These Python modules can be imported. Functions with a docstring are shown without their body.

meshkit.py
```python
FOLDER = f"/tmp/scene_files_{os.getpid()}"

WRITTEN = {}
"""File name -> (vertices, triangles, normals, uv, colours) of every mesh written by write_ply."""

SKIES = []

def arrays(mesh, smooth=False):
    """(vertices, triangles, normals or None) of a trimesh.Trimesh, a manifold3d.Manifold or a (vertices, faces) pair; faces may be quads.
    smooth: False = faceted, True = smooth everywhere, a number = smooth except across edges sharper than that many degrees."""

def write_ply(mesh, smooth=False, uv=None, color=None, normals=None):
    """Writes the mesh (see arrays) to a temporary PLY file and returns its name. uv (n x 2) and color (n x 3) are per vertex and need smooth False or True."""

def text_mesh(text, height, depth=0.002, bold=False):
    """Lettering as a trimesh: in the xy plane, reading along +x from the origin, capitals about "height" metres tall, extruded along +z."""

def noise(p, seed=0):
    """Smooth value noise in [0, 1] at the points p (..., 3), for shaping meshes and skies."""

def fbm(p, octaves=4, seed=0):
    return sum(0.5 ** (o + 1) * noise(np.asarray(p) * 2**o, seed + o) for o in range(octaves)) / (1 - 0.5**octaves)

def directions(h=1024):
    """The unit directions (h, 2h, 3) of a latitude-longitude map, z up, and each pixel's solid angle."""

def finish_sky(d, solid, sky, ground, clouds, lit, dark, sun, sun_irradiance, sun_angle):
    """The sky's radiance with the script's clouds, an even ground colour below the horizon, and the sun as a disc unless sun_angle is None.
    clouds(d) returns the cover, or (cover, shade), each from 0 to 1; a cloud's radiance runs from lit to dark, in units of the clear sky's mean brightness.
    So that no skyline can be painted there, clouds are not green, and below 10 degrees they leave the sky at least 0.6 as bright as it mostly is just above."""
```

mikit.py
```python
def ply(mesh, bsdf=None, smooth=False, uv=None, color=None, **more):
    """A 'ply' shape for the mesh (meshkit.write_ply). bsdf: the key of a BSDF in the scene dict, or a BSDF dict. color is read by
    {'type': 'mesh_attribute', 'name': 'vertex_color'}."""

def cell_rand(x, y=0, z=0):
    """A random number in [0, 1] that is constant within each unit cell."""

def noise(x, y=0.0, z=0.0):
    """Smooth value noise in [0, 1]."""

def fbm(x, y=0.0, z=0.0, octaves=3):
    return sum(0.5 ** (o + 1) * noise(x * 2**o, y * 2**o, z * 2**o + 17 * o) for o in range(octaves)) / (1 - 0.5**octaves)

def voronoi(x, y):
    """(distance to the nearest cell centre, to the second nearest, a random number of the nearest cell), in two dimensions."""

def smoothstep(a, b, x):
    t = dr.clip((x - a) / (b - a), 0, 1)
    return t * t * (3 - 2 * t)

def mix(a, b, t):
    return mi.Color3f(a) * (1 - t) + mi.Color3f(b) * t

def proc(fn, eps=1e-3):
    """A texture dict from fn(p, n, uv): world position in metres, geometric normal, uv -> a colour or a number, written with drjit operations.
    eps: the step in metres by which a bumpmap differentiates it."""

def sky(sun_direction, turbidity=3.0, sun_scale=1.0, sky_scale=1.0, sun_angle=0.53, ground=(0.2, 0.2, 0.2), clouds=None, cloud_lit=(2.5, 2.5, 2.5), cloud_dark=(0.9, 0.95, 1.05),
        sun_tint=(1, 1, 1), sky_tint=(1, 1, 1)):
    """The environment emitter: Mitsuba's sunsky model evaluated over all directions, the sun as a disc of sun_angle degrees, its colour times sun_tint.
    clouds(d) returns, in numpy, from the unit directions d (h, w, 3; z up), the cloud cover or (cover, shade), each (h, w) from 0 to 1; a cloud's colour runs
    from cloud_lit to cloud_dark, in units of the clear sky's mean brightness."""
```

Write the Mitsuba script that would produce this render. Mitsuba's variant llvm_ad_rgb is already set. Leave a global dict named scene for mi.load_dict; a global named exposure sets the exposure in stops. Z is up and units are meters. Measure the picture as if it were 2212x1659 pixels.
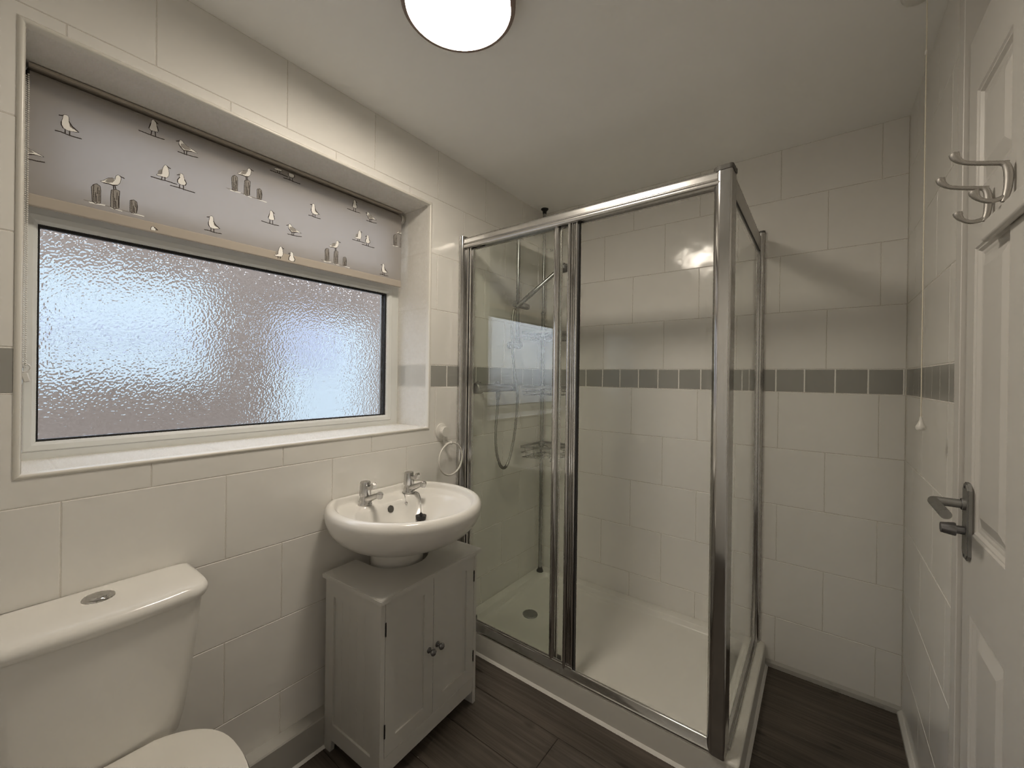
import math, random
import numpy as np, trimesh, drjit as dr, mitsuba as mi
import manifold3d as m3
from shapely.geometry import Polygon, box as sbox, LineString, Point
from shapely.ops import unary_union
from shapely import affinity
import mikit
from mikit import proc, noise, fbm, voronoi, cell_rand, smoothstep, mix

T = mi.ScalarTransform4f
scene, labels = {}, {}

# ------------------------------------------------------------------ camera, light, exposure
CAM = np.array([1.3882, -2.1867, 1.2767])
YAW, PITCH, ROLL = 0.6564, -0.0018, 0.0131
FOCAL = 888.31                                   # focal length in pixels of the 2212 wide frame
_f = np.array([-math.sin(YAW), math.cos(YAW), 0]); _r = np.array([math.cos(YAW), math.sin(YAW), 0]); _u = np.array([0, 0, 1.0])
_f, _u = _f * math.cos(PITCH) + _u * math.sin(PITCH), _u * math.cos(PITCH) - _f * math.sin(PITCH)
_up = _u * math.cos(ROLL) - _r * math.sin(ROLL)
scene['camera'] = {'type': 'perspective', 'fov': 2 * math.degrees(math.atan(1106 / FOCAL)), 'fov_axis': 'x', 'near_clip': 0.01, 'far_clip': 100.0,
                   'principal_point_offset_x': 15.06 / 2212, 'principal_point_offset_y': 13.94 / 1659,
                   'to_world': T().look_at(origin=CAM.tolist(), target=(CAM + _f).tolist(), up=_up.tolist())}
exposure = 2.88
SKY = 52.0
scene['sky'] = mikit.sky([-0.35, -0.5, 0.75], turbidity=4.0, sun_scale=0.0, sky_scale=0.055 * SKY, ground=(0.2, 0.19, 0.18),
                         clouds=lambda d: 0.85 + 0 * d[..., 0], cloud_lit=(1.15, 1.2, 1.3), cloud_dark=(0.9, 0.95, 1.05))
LAMP_RGB = (9.0, 8.1, 6.8)                       # the opal ceiling lamp, built further down

# ------------------------------------------------------------------ materials
def rgb(c): return {'type': 'rgb', 'value': [float(x) for x in c]}
def two(b): return {'type': 'twosided', 'bsdf': b}
def plastic(c, a=0.06, ior=1.5): return {'type': 'roughplastic', 'diffuse_reflectance': c if isinstance(c, dict) else rgb(c), 'alpha': a, 'int_ior': ior, 'distribution': 'ggx', 'nonlinear': True}
def metal(c, a): return {'type': 'roughconductor', 'material': 'none', 'specular_reflectance': rgb(c), 'alpha': a, 'distribution': 'ggx'}
def bump(b, fn, scale, eps=1e-3): return {'type': 'bumpmap', 'arbitrary': proc(fn, eps), 'scale': scale, 'bsdf': b}
def matte(c): return {'type': 'diffuse', 'reflectance': c if isinstance(c, dict) else rgb(c)}

def tile_wave(p, n, uv): return noise(p.x * 17 + 3, p.y * 17, p.z * 17) * 0.85 + noise(p.x * 45, p.y * 45 + 5, p.z * 45) * 0.15
TILE = (0.885, 0.875, 0.855)
scene['mat_tile'] = two(bump(plastic(TILE, 0.018), tile_wave, 0.0011))
scene['mat_frieze'] = two(bump(plastic((0.515, 0.51, 0.485), 0.06), tile_wave, 0.0007))
scene['mat_frieze_light'] = two(bump(plastic((0.54, 0.535, 0.51), 0.06), tile_wave, 0.0007))
scene['mat_grout'] = two(matte((0.62, 0.595, 0.55)))
scene['mat_frieze_grout'] = two(matte((0.86, 0.84, 0.80)))
scene['mat_ceiling'] = two(matte(proc(lambda p, n, uv: mix((0.85, 0.845, 0.825), (0.88, 0.875, 0.855), fbm(p.x * 3, p.y * 3, 0)))))
scene['mat_plaster'] = two(matte((0.88, 0.87, 0.85)))
scene['mat_gloss_white'] = two(plastic((0.86, 0.85, 0.83), 0.10))
scene['mat_door'] = two(bump(plastic((0.85, 0.835, 0.81), 0.16), lambda p, n, uv: noise(p.x * 60, p.y * 60, p.z * 9), 0.0005))
scene['mat_upvc'] = two(plastic((0.86, 0.865, 0.85), 0.12))
scene['mat_trim'] = two(plastic((0.86, 0.845, 0.81), 0.08))
scene['mat_boxing'] = two(plastic(proc(lambda p, n, uv: mix((0.70, 0.685, 0.65), (0.55, 0.53, 0.49), smoothstep(0.62, 0.75, fbm(p.x * 22, p.y * 9, p.z * 22)))), 0.3))
scene['mat_black'] = two(plastic((0.012, 0.012, 0.013), 0.25))
scene['mat_dark_metal'] = two(plastic((0.03, 0.03, 0.03), 0.2))
scene['mat_ceramic'] = two(plastic((0.88, 0.87, 0.85), 0.025))
scene['mat_tray'] = two(plastic((0.87, 0.86, 0.83), 0.09))
scene['mat_cabinet'] = two(plastic((0.89, 0.88, 0.85), 0.30))
scene['mat_seat'] = two(plastic((0.86, 0.845, 0.81), 0.12))
scene['mat_plastic_white'] = two(plastic((0.86, 0.85, 0.82), 0.12))
scene['mat_chrome'] = two(metal((0.60, 0.595, 0.585), 0.012))
scene['mat_chrome_dull'] = two(metal((0.40, 0.405, 0.40), 0.06))
scene['mat_alu'] = two(metal((0.66, 0.65, 0.635), 0.08))
scene['mat_satin'] = two(metal((0.50, 0.48, 0.45), 0.22))
scene['mat_grey_cap'] = two(plastic((0.22, 0.21, 0.19), 0.3))
scene['mat_brushed'] = two(metal((0.36, 0.36, 0.35), 0.25))
scene['mat_shower_glass'] = {'type': 'thindielectric', 'int_ior': 1.5, 'specular_transmittance': rgb((0.925, 0.945, 0.915))}
scene['mat_side_glass'] = {'type': 'thindielectric', 'int_ior': 1.5, 'specular_transmittance': rgb((0.92, 0.935, 0.905))}
scene['mat_pane'] = {'type': 'dielectric', 'int_ior': 1.5, 'ext_ior': 1.0}
scene['mat_fabric'] = {'type': 'principledthin', 'base_color': rgb((0.47, 0.44, 0.415)), 'roughness': 0.9, 'spec_trans': 0.0, 'diff_trans': 0.85, 'eta': 1.3}
scene['mat_hem'] = two(matte((0.43, 0.385, 0.335)))
scene['mat_print_white'] = two(matte((0.93, 0.91, 0.88)))
scene['mat_print_ink'] = two(matte((0.07, 0.06, 0.055)))
scene['mat_print_grey'] = two(matte((0.33, 0.31, 0.29)))
scene['mat_cord'] = two(matte((0.72, 0.68, 0.56)))
scene['mat_hose'] = two(metal((0.36, 0.355, 0.33), 0.22))
scene['mat_lamp_ring'] = two(plastic((0.45, 0.36, 0.32), 0.25))
def wood(seed):
    def fn(p, n, uv):
        y = p.y + 0.012 * noise(p.x * 4 + seed * 7, p.y * 9, seed)
        g = fbm(p.x * 5 + seed * 3.1, y * 150, seed, octaves=4)
        k = fbm(p.x * 2.2 + seed, y * 22, seed + 5)
        knot = smoothstep(0.84, 0.97, noise(p.x * 9 + seed * 5, p.y * 30, seed))
        c = mix((0.065, 0.054, 0.046), (0.26, 0.215, 0.18), dr.clip(0.60 * g + 0.55 * k - 0.08, 0, 1))
        return c * (1 - 0.45 * knot)
    return fn
for i in range(3):
    scene[f'mat_plank_{i}'] = two(plastic(proc(wood(i * 4 + 1)), 0.30, 1.45))
scene['mat_seam'] = two(matte((0.012, 0.011, 0.010)))

# ------------------------------------------------------------------ helpers: entries and labels
def free(key):
    if key not in scene: return key
    i = 1
    while f'{key}_{i:03d}' in scene: i += 1
    return f'{key}_{i:03d}'
_things = {}
def thing(name, label, cat, group=None):
    key, i = name, 0
    while key in labels:
        i += 1; key = f'{name}_{i:03d}'
    labels[key] = {'label': label, 'category': cat}
    if group: labels[key]['group'] = group
    return key
def put(parent, name, mesh, mat, smooth=False, label=None, **more):
    key = free(f'{parent}__{name}' if parent else name)
    scene[key] = mikit.ply(mesh, mat, smooth, **more)
    if label: labels.setdefault(key, {})['label'] = label
    return key
def struct(name, label):
    labels[name] = {'label': label, 'kind': 'structure'}
    return name

# ------------------------------------------------------------------ helpers: meshes
cat = trimesh.util.concatenate
def hull(pts): return trimesh.convex.convex_hull(np.asarray(pts, float))
def cbox(x0, x1, y0, y1, z0, z1, c=0.0015):
    lo, hi = np.array([x0, y0, z0]), np.array([x1, y1, z1])
    if c <= 0: return trimesh.creation.box(bounds=[lo, hi])
    c = min(c, 0.45 * (hi - lo).min())
    pts = []
    for s in np.ndindex(2, 2, 2):
        p = np.where(s, hi, lo); d = np.where(s, -c, c)
        for k in range(3):
            q = p + d; q[k] = p[k]; pts.append(q)
    return hull(pts)
def rbox(x0, x1, y0, y1, z0, z1, r, n=2):
    s = trimesh.creation.icosphere(n, r).vertices
    return hull(np.vstack([s + [x, y, z] for x in (x0 + r, x1 - r) for y in (y0 + r, y1 - r) for z in (z0 + r, z1 - r)]))
def tube(pts, r, seg=12, closed=False, caps=True):
    p = np.asarray(pts, float); n = len(p); r = np.broadcast_to(r, (n,))
    t = (np.roll(p, -1, 0) - np.roll(p, 1, 0)) if closed else np.gradient(p, axis=0)
    t /= np.linalg.norm(t, axis=1, keepdims=True) + 1e-12
    a = np.cross(t[0], [0, 0, 1.0] if abs(t[0][2]) < 0.9 else [1.0, 0, 0]); a /= np.linalg.norm(a)
    ang = np.arange(seg) * 2 * np.pi / seg; V = []
    for i in range(n):
        a = a - t[i] * (a @ t[i]); a /= np.linalg.norm(a); b = np.cross(t[i], a)
        V.append(p[i] + r[i] * (np.cos(ang)[:, None] * a + np.sin(ang)[:, None] * b))
    V = np.vstack(V); F = []
    for i in range(n if closed else n - 1):
        j = (i + 1) % n
        for k in range(seg):
            l = (k + 1) % seg
            F += [[i * seg + k, i * seg + l, j * seg + l], [i * seg + k, j * seg + l, j * seg + k]]
    if not closed and caps:
        V = np.vstack([V, p[0], p[-1]]); m = n * seg
        for k in range(seg):
            l = (k + 1) % seg
            F += [[m, l, k], [m + 1, (n - 1) * seg + k, (n - 1) * seg + l]]
    return trimesh.Trimesh(V, F, process=False)
def spline(pts, n=8):
    p = np.asarray(pts, float); q = np.vstack([2 * p[0] - p[1], p, 2 * p[-1] - p[-2]]); out = []
    for i in range(1, len(q) - 2):
        for s in np.arange(n) / n:
            a, b, c, d = q[i - 1:i + 3]
            out.append(0.5 * (2 * b + (c - a) * s + (2 * a - 5 * b + 4 * c - d) * s * s + (3 * b - a - 3 * c + d) * s ** 3))
    return np.vstack(out + [p[-1]])
def lathe(profile, seg=32, axis='z', at=(0, 0, 0)):
    pr = np.asarray(profile, float); ang = np.arange(seg) * 2 * np.pi / seg; n = len(pr)
    V = np.vstack([np.stack([r * np.cos(ang), r * np.sin(ang), np.full(seg, z)], 1) for r, z in pr]); F = []
    for i in range(n - 1):
        for k in range(seg):
            l = (k + 1) % seg
            F += [[i * seg + k, i * seg + l, (i + 1) * seg + l], [i * seg + k, (i + 1) * seg + l, (i + 1) * seg + k]]
    m = trimesh.Trimesh(V, F, process=False)
    if axis == 'x': m.vertices = m.vertices[:, [2, 0, 1]]
    if axis == 'y': m.vertices = m.vertices[:, [1, 2, 0]]
    m.vertices = m.vertices + np.array(at)
    return m
def loft(rings, cap0=True, cap1=True):
    R = [np.asarray(r, float) for r in rings]; s = len(R[0]); V = np.vstack(R); F = []
    for i in range(len(R) - 1):
        for k in range(s):
            l = (k + 1) % s
            F += [[i * s + k, i * s + l, (i + 1) * s + l], [i * s + k, (i + 1) * s + l, (i + 1) * s + k]]
    if cap0: V = np.vstack([V, R[0].mean(0)]); F += [[len(V) - 1, (k + 1) % s, k] for k in range(s)]
    if cap1: V = np.vstack([V, R[-1].mean(0)]); F += [[len(V) - 1, (len(R) - 1) * s + k, (len(R) - 1) * s + (k + 1) % s] for k in range(s)]
    return trimesh.Trimesh(V, F, process=False)
def prism(poly, axis, a, b):
    """the 2D polygon, given in the two other axes in order, stretched along the axis from a to b"""
    ms = []
    for g in getattr(poly, 'geoms', [poly]):
        if g.is_empty or g.area < 1e-9: continue
        m = trimesh.creation.extrude_polygon(g, abs(b - a), engine='earcut'); v = m.vertices.copy(); v[:, 2] += min(a, b)
        if axis == 'x': v = v[:, [2, 0, 1]]
        if axis == 'y': v = v[:, [0, 2, 1]]
        ms.append(trimesh.Trimesh(v, m.faces if axis != 'y' else m.faces[:, ::-1], process=False))
    return cat(ms)
def strip(loops, cap=True):
    """quads between rectangular loops of four points each; the last loop is closed"""
    V = np.vstack(loops); F = []
    for i in range(len(loops) - 1):
        for k in range(4):
            l = (k + 1) % 4
            F += [[4 * i + k, 4 * i + l, 4 * i + 4 + l], [4 * i + k, 4 * i + 4 + l, 4 * i + 4 + k]]
    if cap: n = 4 * (len(loops) - 1); F += [[n, n + 1, n + 2], [n, n + 2, n + 3]]
    return trimesh.Trimesh(V, F, process=False)
def on_wall(axis, level, out, quad, depth):
    """four points of a rectangle (u0, u1, z0, z1) lying on the wall axis = level, moved by depth along out"""
    u0, u1, z0, z1 = quad; c = level + out * depth
    pts = [(u0, z0), (u1, z0), (u1, z1), (u0, z1)]
    if axis == 'x': return np.array([[c, u, z] for u, z in pts])
    if axis == 'y': return np.array([[u, c, z] for u, z in pts])
    return np.array([[u, z, c] for u, z in pts])
def inset(q, d): return (q[0] + d, q[1] - d, q[2] + d, q[3] - d)
def tile_mesh(axis, level, out, q, t=0.0022, b=0.0013):
    return strip([on_wall(axis, level, out, q, -t), on_wall(axis, level, out, q, -b), on_wall(axis, level, out, inset(q, b * 0.35), -b * 0.35), on_wall(axis, level, out, inset(q, b), 0)])
def turned(m, deg, axis=(0, 0, 1), at=(0, 0, 0)):
    m = m.copy(); m.apply_transform(trimesh.transformations.rotation_matrix(math.radians(deg), axis, at)); return m
def moved(m, v):
    m = m.copy(); m.apply_translation(v); return m
def arc(c, r, a0, a1, n=8): return [(c[0] + r * math.cos(math.radians(a)), c[1] + r * math.sin(math.radians(a))) for a in np.linspace(a0, a1, n)]
def rrect(x0, x1, y0, y1, r, n=6): return Polygon(arc((x1 - r, y1 - r), r, 0, 90, n) + arc((x0 + r, y1 - r), r, 90, 180, n) + arc((x0 + r, y0 + r), r, 180, 270, n) + arc((x1 - r, y0 + r), r, 270, 360, n))

# ------------------------------------------------------------------ the room shell
WX, YB, ZC = 1.645, -2.60, 2.2977                # right wall, wall behind the camera, ceiling
ZF, ZT = 1.2254, 1.3268                          # bottom and top of the grey frieze
G = 0.0022                                       # grout width
OP = (-2.131, -0.9355, 1.0375, 2.0475)           # outer edge of the window trim: y0, y1, z0, z1
NI = (-2.1185, -0.9465, 1.0475, 2.0365)          # the niche inside it
ND = 0.285                                       # thickness of the wall; the window frame stands at x = -0.215
DY0, DY1, DZ = -1.585, -0.755, 2.2977            # hole of the door in the right wall

struct('floor', 'floor of dark grey-brown wood planks')
put('floor', 'subfloor', cbox(-0.3, 1.95, YB - 0.1, 0.3, -0.06, -0.003, 0), 'mat_seam')
random.seed(4)
edge = [0.172 - 0.18 * k for k in range(16)]
for k in range(len(edge) - 1):
    y1, y0 = min(edge[k], 0.0), max(edge[k + 1], YB)
    if y1 - y0 < 0.01: continue
    if abs(y0 + 1.088) < 0.01: cuts = [0.0, 0.663, 1.645]
    elif y0 > -0.92: cuts = [0.0, 1.645] if k % 2 else [0.0, 0.72, 1.645]
    else:
        c = random.uniform(0.25, 1.4); cuts = [0.0, c, 1.645]
    for a, b in zip(cuts, cuts[1:]):
        q = (a + 0.0006, b - 0.0006, y0 + 0.0008, y1 - 0.0008)
        put('floor', 'plank', strip([on_wall('z', 0.0, 1, q, -0.004), on_wall('z', 0.0, 1, q, -0.0012), on_wall('z', 0.0, 1, inset(q, 0.0014), 0)]), f'mat_plank_{random.randrange(3)}')

struct('ceiling', 'plain off-white painted ceiling')
put('', 'ceiling', cbox(-0.3, 1.95, YB - 0.1, 0.3, ZC, ZC + 0.06, 0), 'mat_ceiling')
struct('wall_front', 'plain white wall behind the camera')
put('', 'wall_front', cbox(-0.3, 1.95, YB - 0.1, YB, 0, ZC, 0), 'mat_plaster')

def tiles(wall, axis, level, out, u_range, rows, hole=None):
    """rows: (z0, z1, phase, pitch, material); every tile a part of the wall, cut round the hole"""
    n = 0
    for z0, z1, ph, pitch, mat in rows:
        k0 = math.floor((u_range[0] - ph) / pitch)
        k = k0
        while ph + k * pitch < u_range[1]:
            a, b = max(ph + k * pitch, u_range[0]), min(ph + (k + 1) * pitch, u_range[1]); k += 1
            if b - a < 0.006 or z1 - z0 < 0.006: continue
            q = (a + G / 2, b - G / 2, z0 + G / 2, z1 - G / 2)
            m = mat if isinstance(mat, str) else mat[(k * 7 + 3) % 5 // 3]
            name = 'frieze_tile' if 'frieze' in m else 'tile'
            if name == 'frieze_tile': q = inset(q, 0.0009)
            if hole and not (q[1] <= hole[0] or q[0] >= hole[1] or q[3] <= hole[2] or q[2] >= hole[3]):
                left = sbox(q[0], q[2], q[1], q[3]).difference(sbox(hole[0], hole[2], hole[1], hole[3]))
                for g in getattr(left, 'geoms', [left]):
                    if g.is_empty or g.area < 1e-5: continue
                    x0, y0_, x1, y1_ = g.bounds
                    if abs(g.area - (x1 - x0) * (y1_ - y0_)) < 1e-9:
                        put(wall, name, tile_mesh(axis, level, out, (x0, x1, y0_, y1_)), m)
                    else:
                        f = g.buffer(-0.0013, join_style=2)
                        put(wall, name, cat([prism(g, axis, level - out * 0.0022, level - out * 0.0008), prism(f, axis, level - out * 0.0015, level)]), m)
                continue
            put(wall, name, tile_mesh(axis, level, out, q), m)
FR = ('mat_frieze', 'mat_frieze_light')
TP = 0.3325
# window wall
struct('wall_left', 'window wall of large glossy white tiles with a grey tile border')
back = sbox(YB, -0.02, 0.02, ZC).difference(sbox(NI[0], NI[2], NI[1], NI[3]))
put('wall_left', 'grout', prism(back, 'x', -ND, -0.0012), 'mat_grout')
W0, W1 = -1.8971, -2.0581
rl = [(0.0, 0.240, W0, TP), (0.240, 0.480, W1, TP), (0.480, 0.727, W0, TP), (0.727, 0.9754, W1, TP), (0.9754, ZF, W0, TP),
      (ZT, ZT + .25, W1, TP), (ZT + .25, ZT + .5, W0, TP), (ZT + .5, ZT + .75, W1, TP), (ZT + .75, ZC, W0, TP)]
rl = [r + ('mat_tile',) for r in rl] + [(ZF, ZT, -0.8300, 0.1030, FR)]
tiles('wall_left', 'x', 0.0, 1, (YB, -0.0005), rl, OP)
put('wall_left', 'frieze_grout', cat([cbox(-.002, -.0007, YB, OP[0], ZF + .0006, ZT - .0006, 0), cbox(-.002, -.0007, OP[1], -.0005, ZF + .0006, ZT - .0006, 0)]), 'mat_frieze_grout')
# the lining of the window niche belongs to the same wall
zj = [NI[2], ZF, ZT, 1.580, 1.831, NI[3]]
for i, (a, b) in enumerate(zip(zj, zj[1:])):
    for side, out in ((NI[1], -1), (NI[0], 1)):
        cols = [(-0.2140, -0.1145), (-0.1145, -0.012)] if i == 1 else [(-0.2140, -0.012)]
        for c0, c1 in cols:
            put('wall_left', 'frieze_tile' if i == 1 else 'tile', tile_mesh('y', side, out, (c0 + G / 2, c1 - G / 2, a + G / 2, b - G / 2)), 'mat_frieze' if i == 1 else 'mat_tile')
for a, b in ((NI[0], -2.062), (-2.062, -1.736), (-1.736, -1.405), (-1.405, -1.073), (-1.073, NI[1])):
    put('wall_left', 'tile', tile_mesh('z', NI[2], 1, (-0.2140, -0.012, a + G / 2, b - G / 2)), 'mat_tile')
put('wall_left', 'soffit_panel', tile_mesh('z', NI[3], -1, (-0.2140, -0.012, NI[0] + .001, NI[1] - .001)), 'mat_gloss_white')
# rounded white tile trims round the opening
def trim_piece(side):
    prof = [(0.0, -0.003), (0.0, 0.0012), (0.0022, 0.0036), (0.0055, 0.0048), (0.0088, 0.0042), (0.0110, 0.0018), (0.0118, -0.004), (0.0118, -0.016)]
    L = []
    for ins, x in prof:
        y0, y1, z0, z1 = inset(OP, ins)
        c = {'left': ((y0, z0), (y0, z1)), 'right': ((y1, z0), (y1, z1)), 'bottom': ((y0, z0), (y1, z0)), 'top': ((y0, z1), (y1, z1))}[side]
        L.append([[x, *c[0]], [x, *c[1]]])
    V = np.array(L).reshape(-1, 3)
    F = [f for i in range(len(L) - 1) for f in ([2 * i, 2 * i + 1, 2 * i + 3], [2 * i, 2 * i + 3, 2 * i + 2])]
    return trimesh.Trimesh(V, F, process=False)
for i, s in enumerate(('left', 'right', 'bottom', 'top')):
    struct(f'trim_{i + 1}', f'rounded white tile trim along the {s} edge of the window niche')
    put('', f'trim_{i + 1}', trim_piece(s), 'mat_trim', 40)

# back wall
struct('wall_back', 'end wall of large glossy white tiles with a grey tile border behind the shower')
put('wall_back', 'grout', cbox(-0.3, 1.95, 0.0012, 0.2, 0, ZC, 0), 'mat_grout')
J0, J1 = 0.5707, 0.4045
rb = [(0.028, 0.2254, J0, TP), (0.2254, 0.4754, J1, TP), (0.4754, 0.7254, J0, TP), (0.7254, 0.9754, J1, TP), (0.9754, ZF, J0, TP),
      (ZT, ZT + .25, J1, TP), (ZT + .25, ZT + .5, J0, TP), (ZT + .5, ZT + .75, J1, TP), (ZT + .75, ZC, J0, TP)]
rb = [r + ('mat_tile',) for r in rb] + [(ZF, ZT, 0.2989, 0.1030, FR)]
tiles('wall_back', 'y', 0.0, -1, (0.0005, WX - 0.0005), rb)
put('wall_back', 'frieze_grout', cbox(.0005, WX - .0005, .0007, .002, ZF + .0006, ZT - .0006, 0), 'mat_frieze_grout')
struct('baseboard_back', 'narrow white sealant strip where the end wall meets the floor')
put('', 'baseboard_back', prism(Polygon([(0.002, 0), (-0.008, 0), (-0.007, 0.018), (0.0, 0.030), (0.002, 0.030)]), 'x', 1.205, WX), 'mat_boxing')

# right wall with the door
struct('wall_right', 'door wall of large glossy white tiles with a grey tile border')
rw = sbox(YB, 0, 0.2, ZC).difference(sbox(DY0, -0.1, DY1, DZ + 0.1))
put('wall_right', 'grout', prism(rw, 'x', WX + 0.0012, WX + 0.12), 'mat_grout')
R0, R1 = -0.660, -0.497
rr = [(0.0, 0.2254, R0, TP), (0.2254, 0.4754, R1, TP), (0.4754, 0.7254, R0, TP), (0.7254, 0.9754, R1, TP), (0.9754, ZF, R0, TP),
      (ZT, ZT + .25, R0, TP), (ZT + .25, ZT + .5, R1, TP), (ZT + .5, ZT + .75, R0, TP), (ZT + .75, ZC, R1, TP)]
rr = [r + ('mat_tile',) for r in rr] + [(ZF, ZT, -0.6650, 0.1030, FR)]
tiles('wall_right', 'x', WX, -1, (DY1 + 0.0005, -0.0005), rr)
tiles('wall_right', 'x', WX, -1, (YB, DY0 - 0.0005), rr)
put('wall_right', 'frieze_grout', cbox(WX + .0007, WX + .002, DY1 + .0005, -.0005, ZF + .0006, ZT - .0006, 0), 'mat_frieze_grout')
struct('baseboard_right', 'narrow white strip along the foot of the door wall')
put('', 'baseboard_right', prism(Polygon([(WX, 0), (WX - 0.014, 0), (WX - 0.013, 0.010), (WX - 0.004, 0.020), (WX, 0.022)]), 'y', DY1, -0.008), 'mat_gloss_white')

# white boxing over the pipes at the foot of the window wall
struct('baseboard_left', 'low white pipe boxing along the foot of the window wall')
put('', 'baseboard_left', prism(Polygon([(0.0005, 0), (0.050, 0), (0.050, 0.101), (0.047, 0.105), (0.0005, 0.105)]), 'y', YB, -0.762), 'mat_boxing')

struct('trim_6', 'thin white sealant bead along the foot of the pipe boxing')
put('', 'trim_6', prism(Polygon([(.0502, 0), (.058, 0), (.053, .005), (.0502, .008)]), 'y', YB, -0.762), 'mat_gloss_white')

# ------------------------------------------------------------------ the window
XF = -0.215
struct('window_1', 'white plastic window with a frosted pane below and a fanlight behind the blind')
fy0, fy1, fz0, fz1 = NI
LO = (-2.084, -1.006, 1.092, 1.657)              # glass opening below
UP = (-2.050, -1.040, 1.775, 1.985)              # glass opening above
def big(q, d): return sbox(q[0] - d, q[2] - d, q[1] + d, q[3] + d)
fr = sbox(fy0, fz0, fy1, fz1).difference(big(LO, 0.024)).difference(big(UP, 0.03))
put('window_1', 'frame', prism(fr, 'x', XF - 0.06, XF), 'mat_upvc')
def bead(q, w):
    return strip([on_wall('x', XF, 1, inset(q, -w), -0.004), on_wall('x', XF, 1, inset(q, -w), 0.0015), on_wall('x', XF, 1, inset(q, -w + 0.0025), 0.0025),
                  on_wall('x', XF, 1, inset(q, -0.008), 0.0005), on_wall('x', XF, 1, inset(q, 0), -0.006), on_wall('x', XF, 1, inset(q, 0), -0.040)], cap=False)
put('window_1', 'bead', bead(LO, 0.0235), 'mat_upvc')
put('window_1', 'bead', bead(UP, 0.0295), 'mat_upvc')
def gasket(q):
    a = sbox(q[0], q[2], q[1], q[3])
    return prism(a.difference(sbox(q[0] + .004, q[2] + .005, q[1] - .006, q[3] - .008)), 'x', XF - 0.024, XF - 0.012)
put('window_1', 'gasket', gasket(LO), 'mat_black', label='black rubber gasket')
put('window_1', 'gasket', gasket(UP), 'mat_black', label='black rubber gasket')
sp = sbox(LO[0], LO[2], LO[1], LO[3]).difference(sbox(LO[0] + .003, LO[2] + .003, LO[1] - .012, LO[3] - .003))
put('window_1', 'spacer_bar', prism(sp, 'x', XF - 0.046, XF - 0.034), 'mat_brushed')
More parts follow.
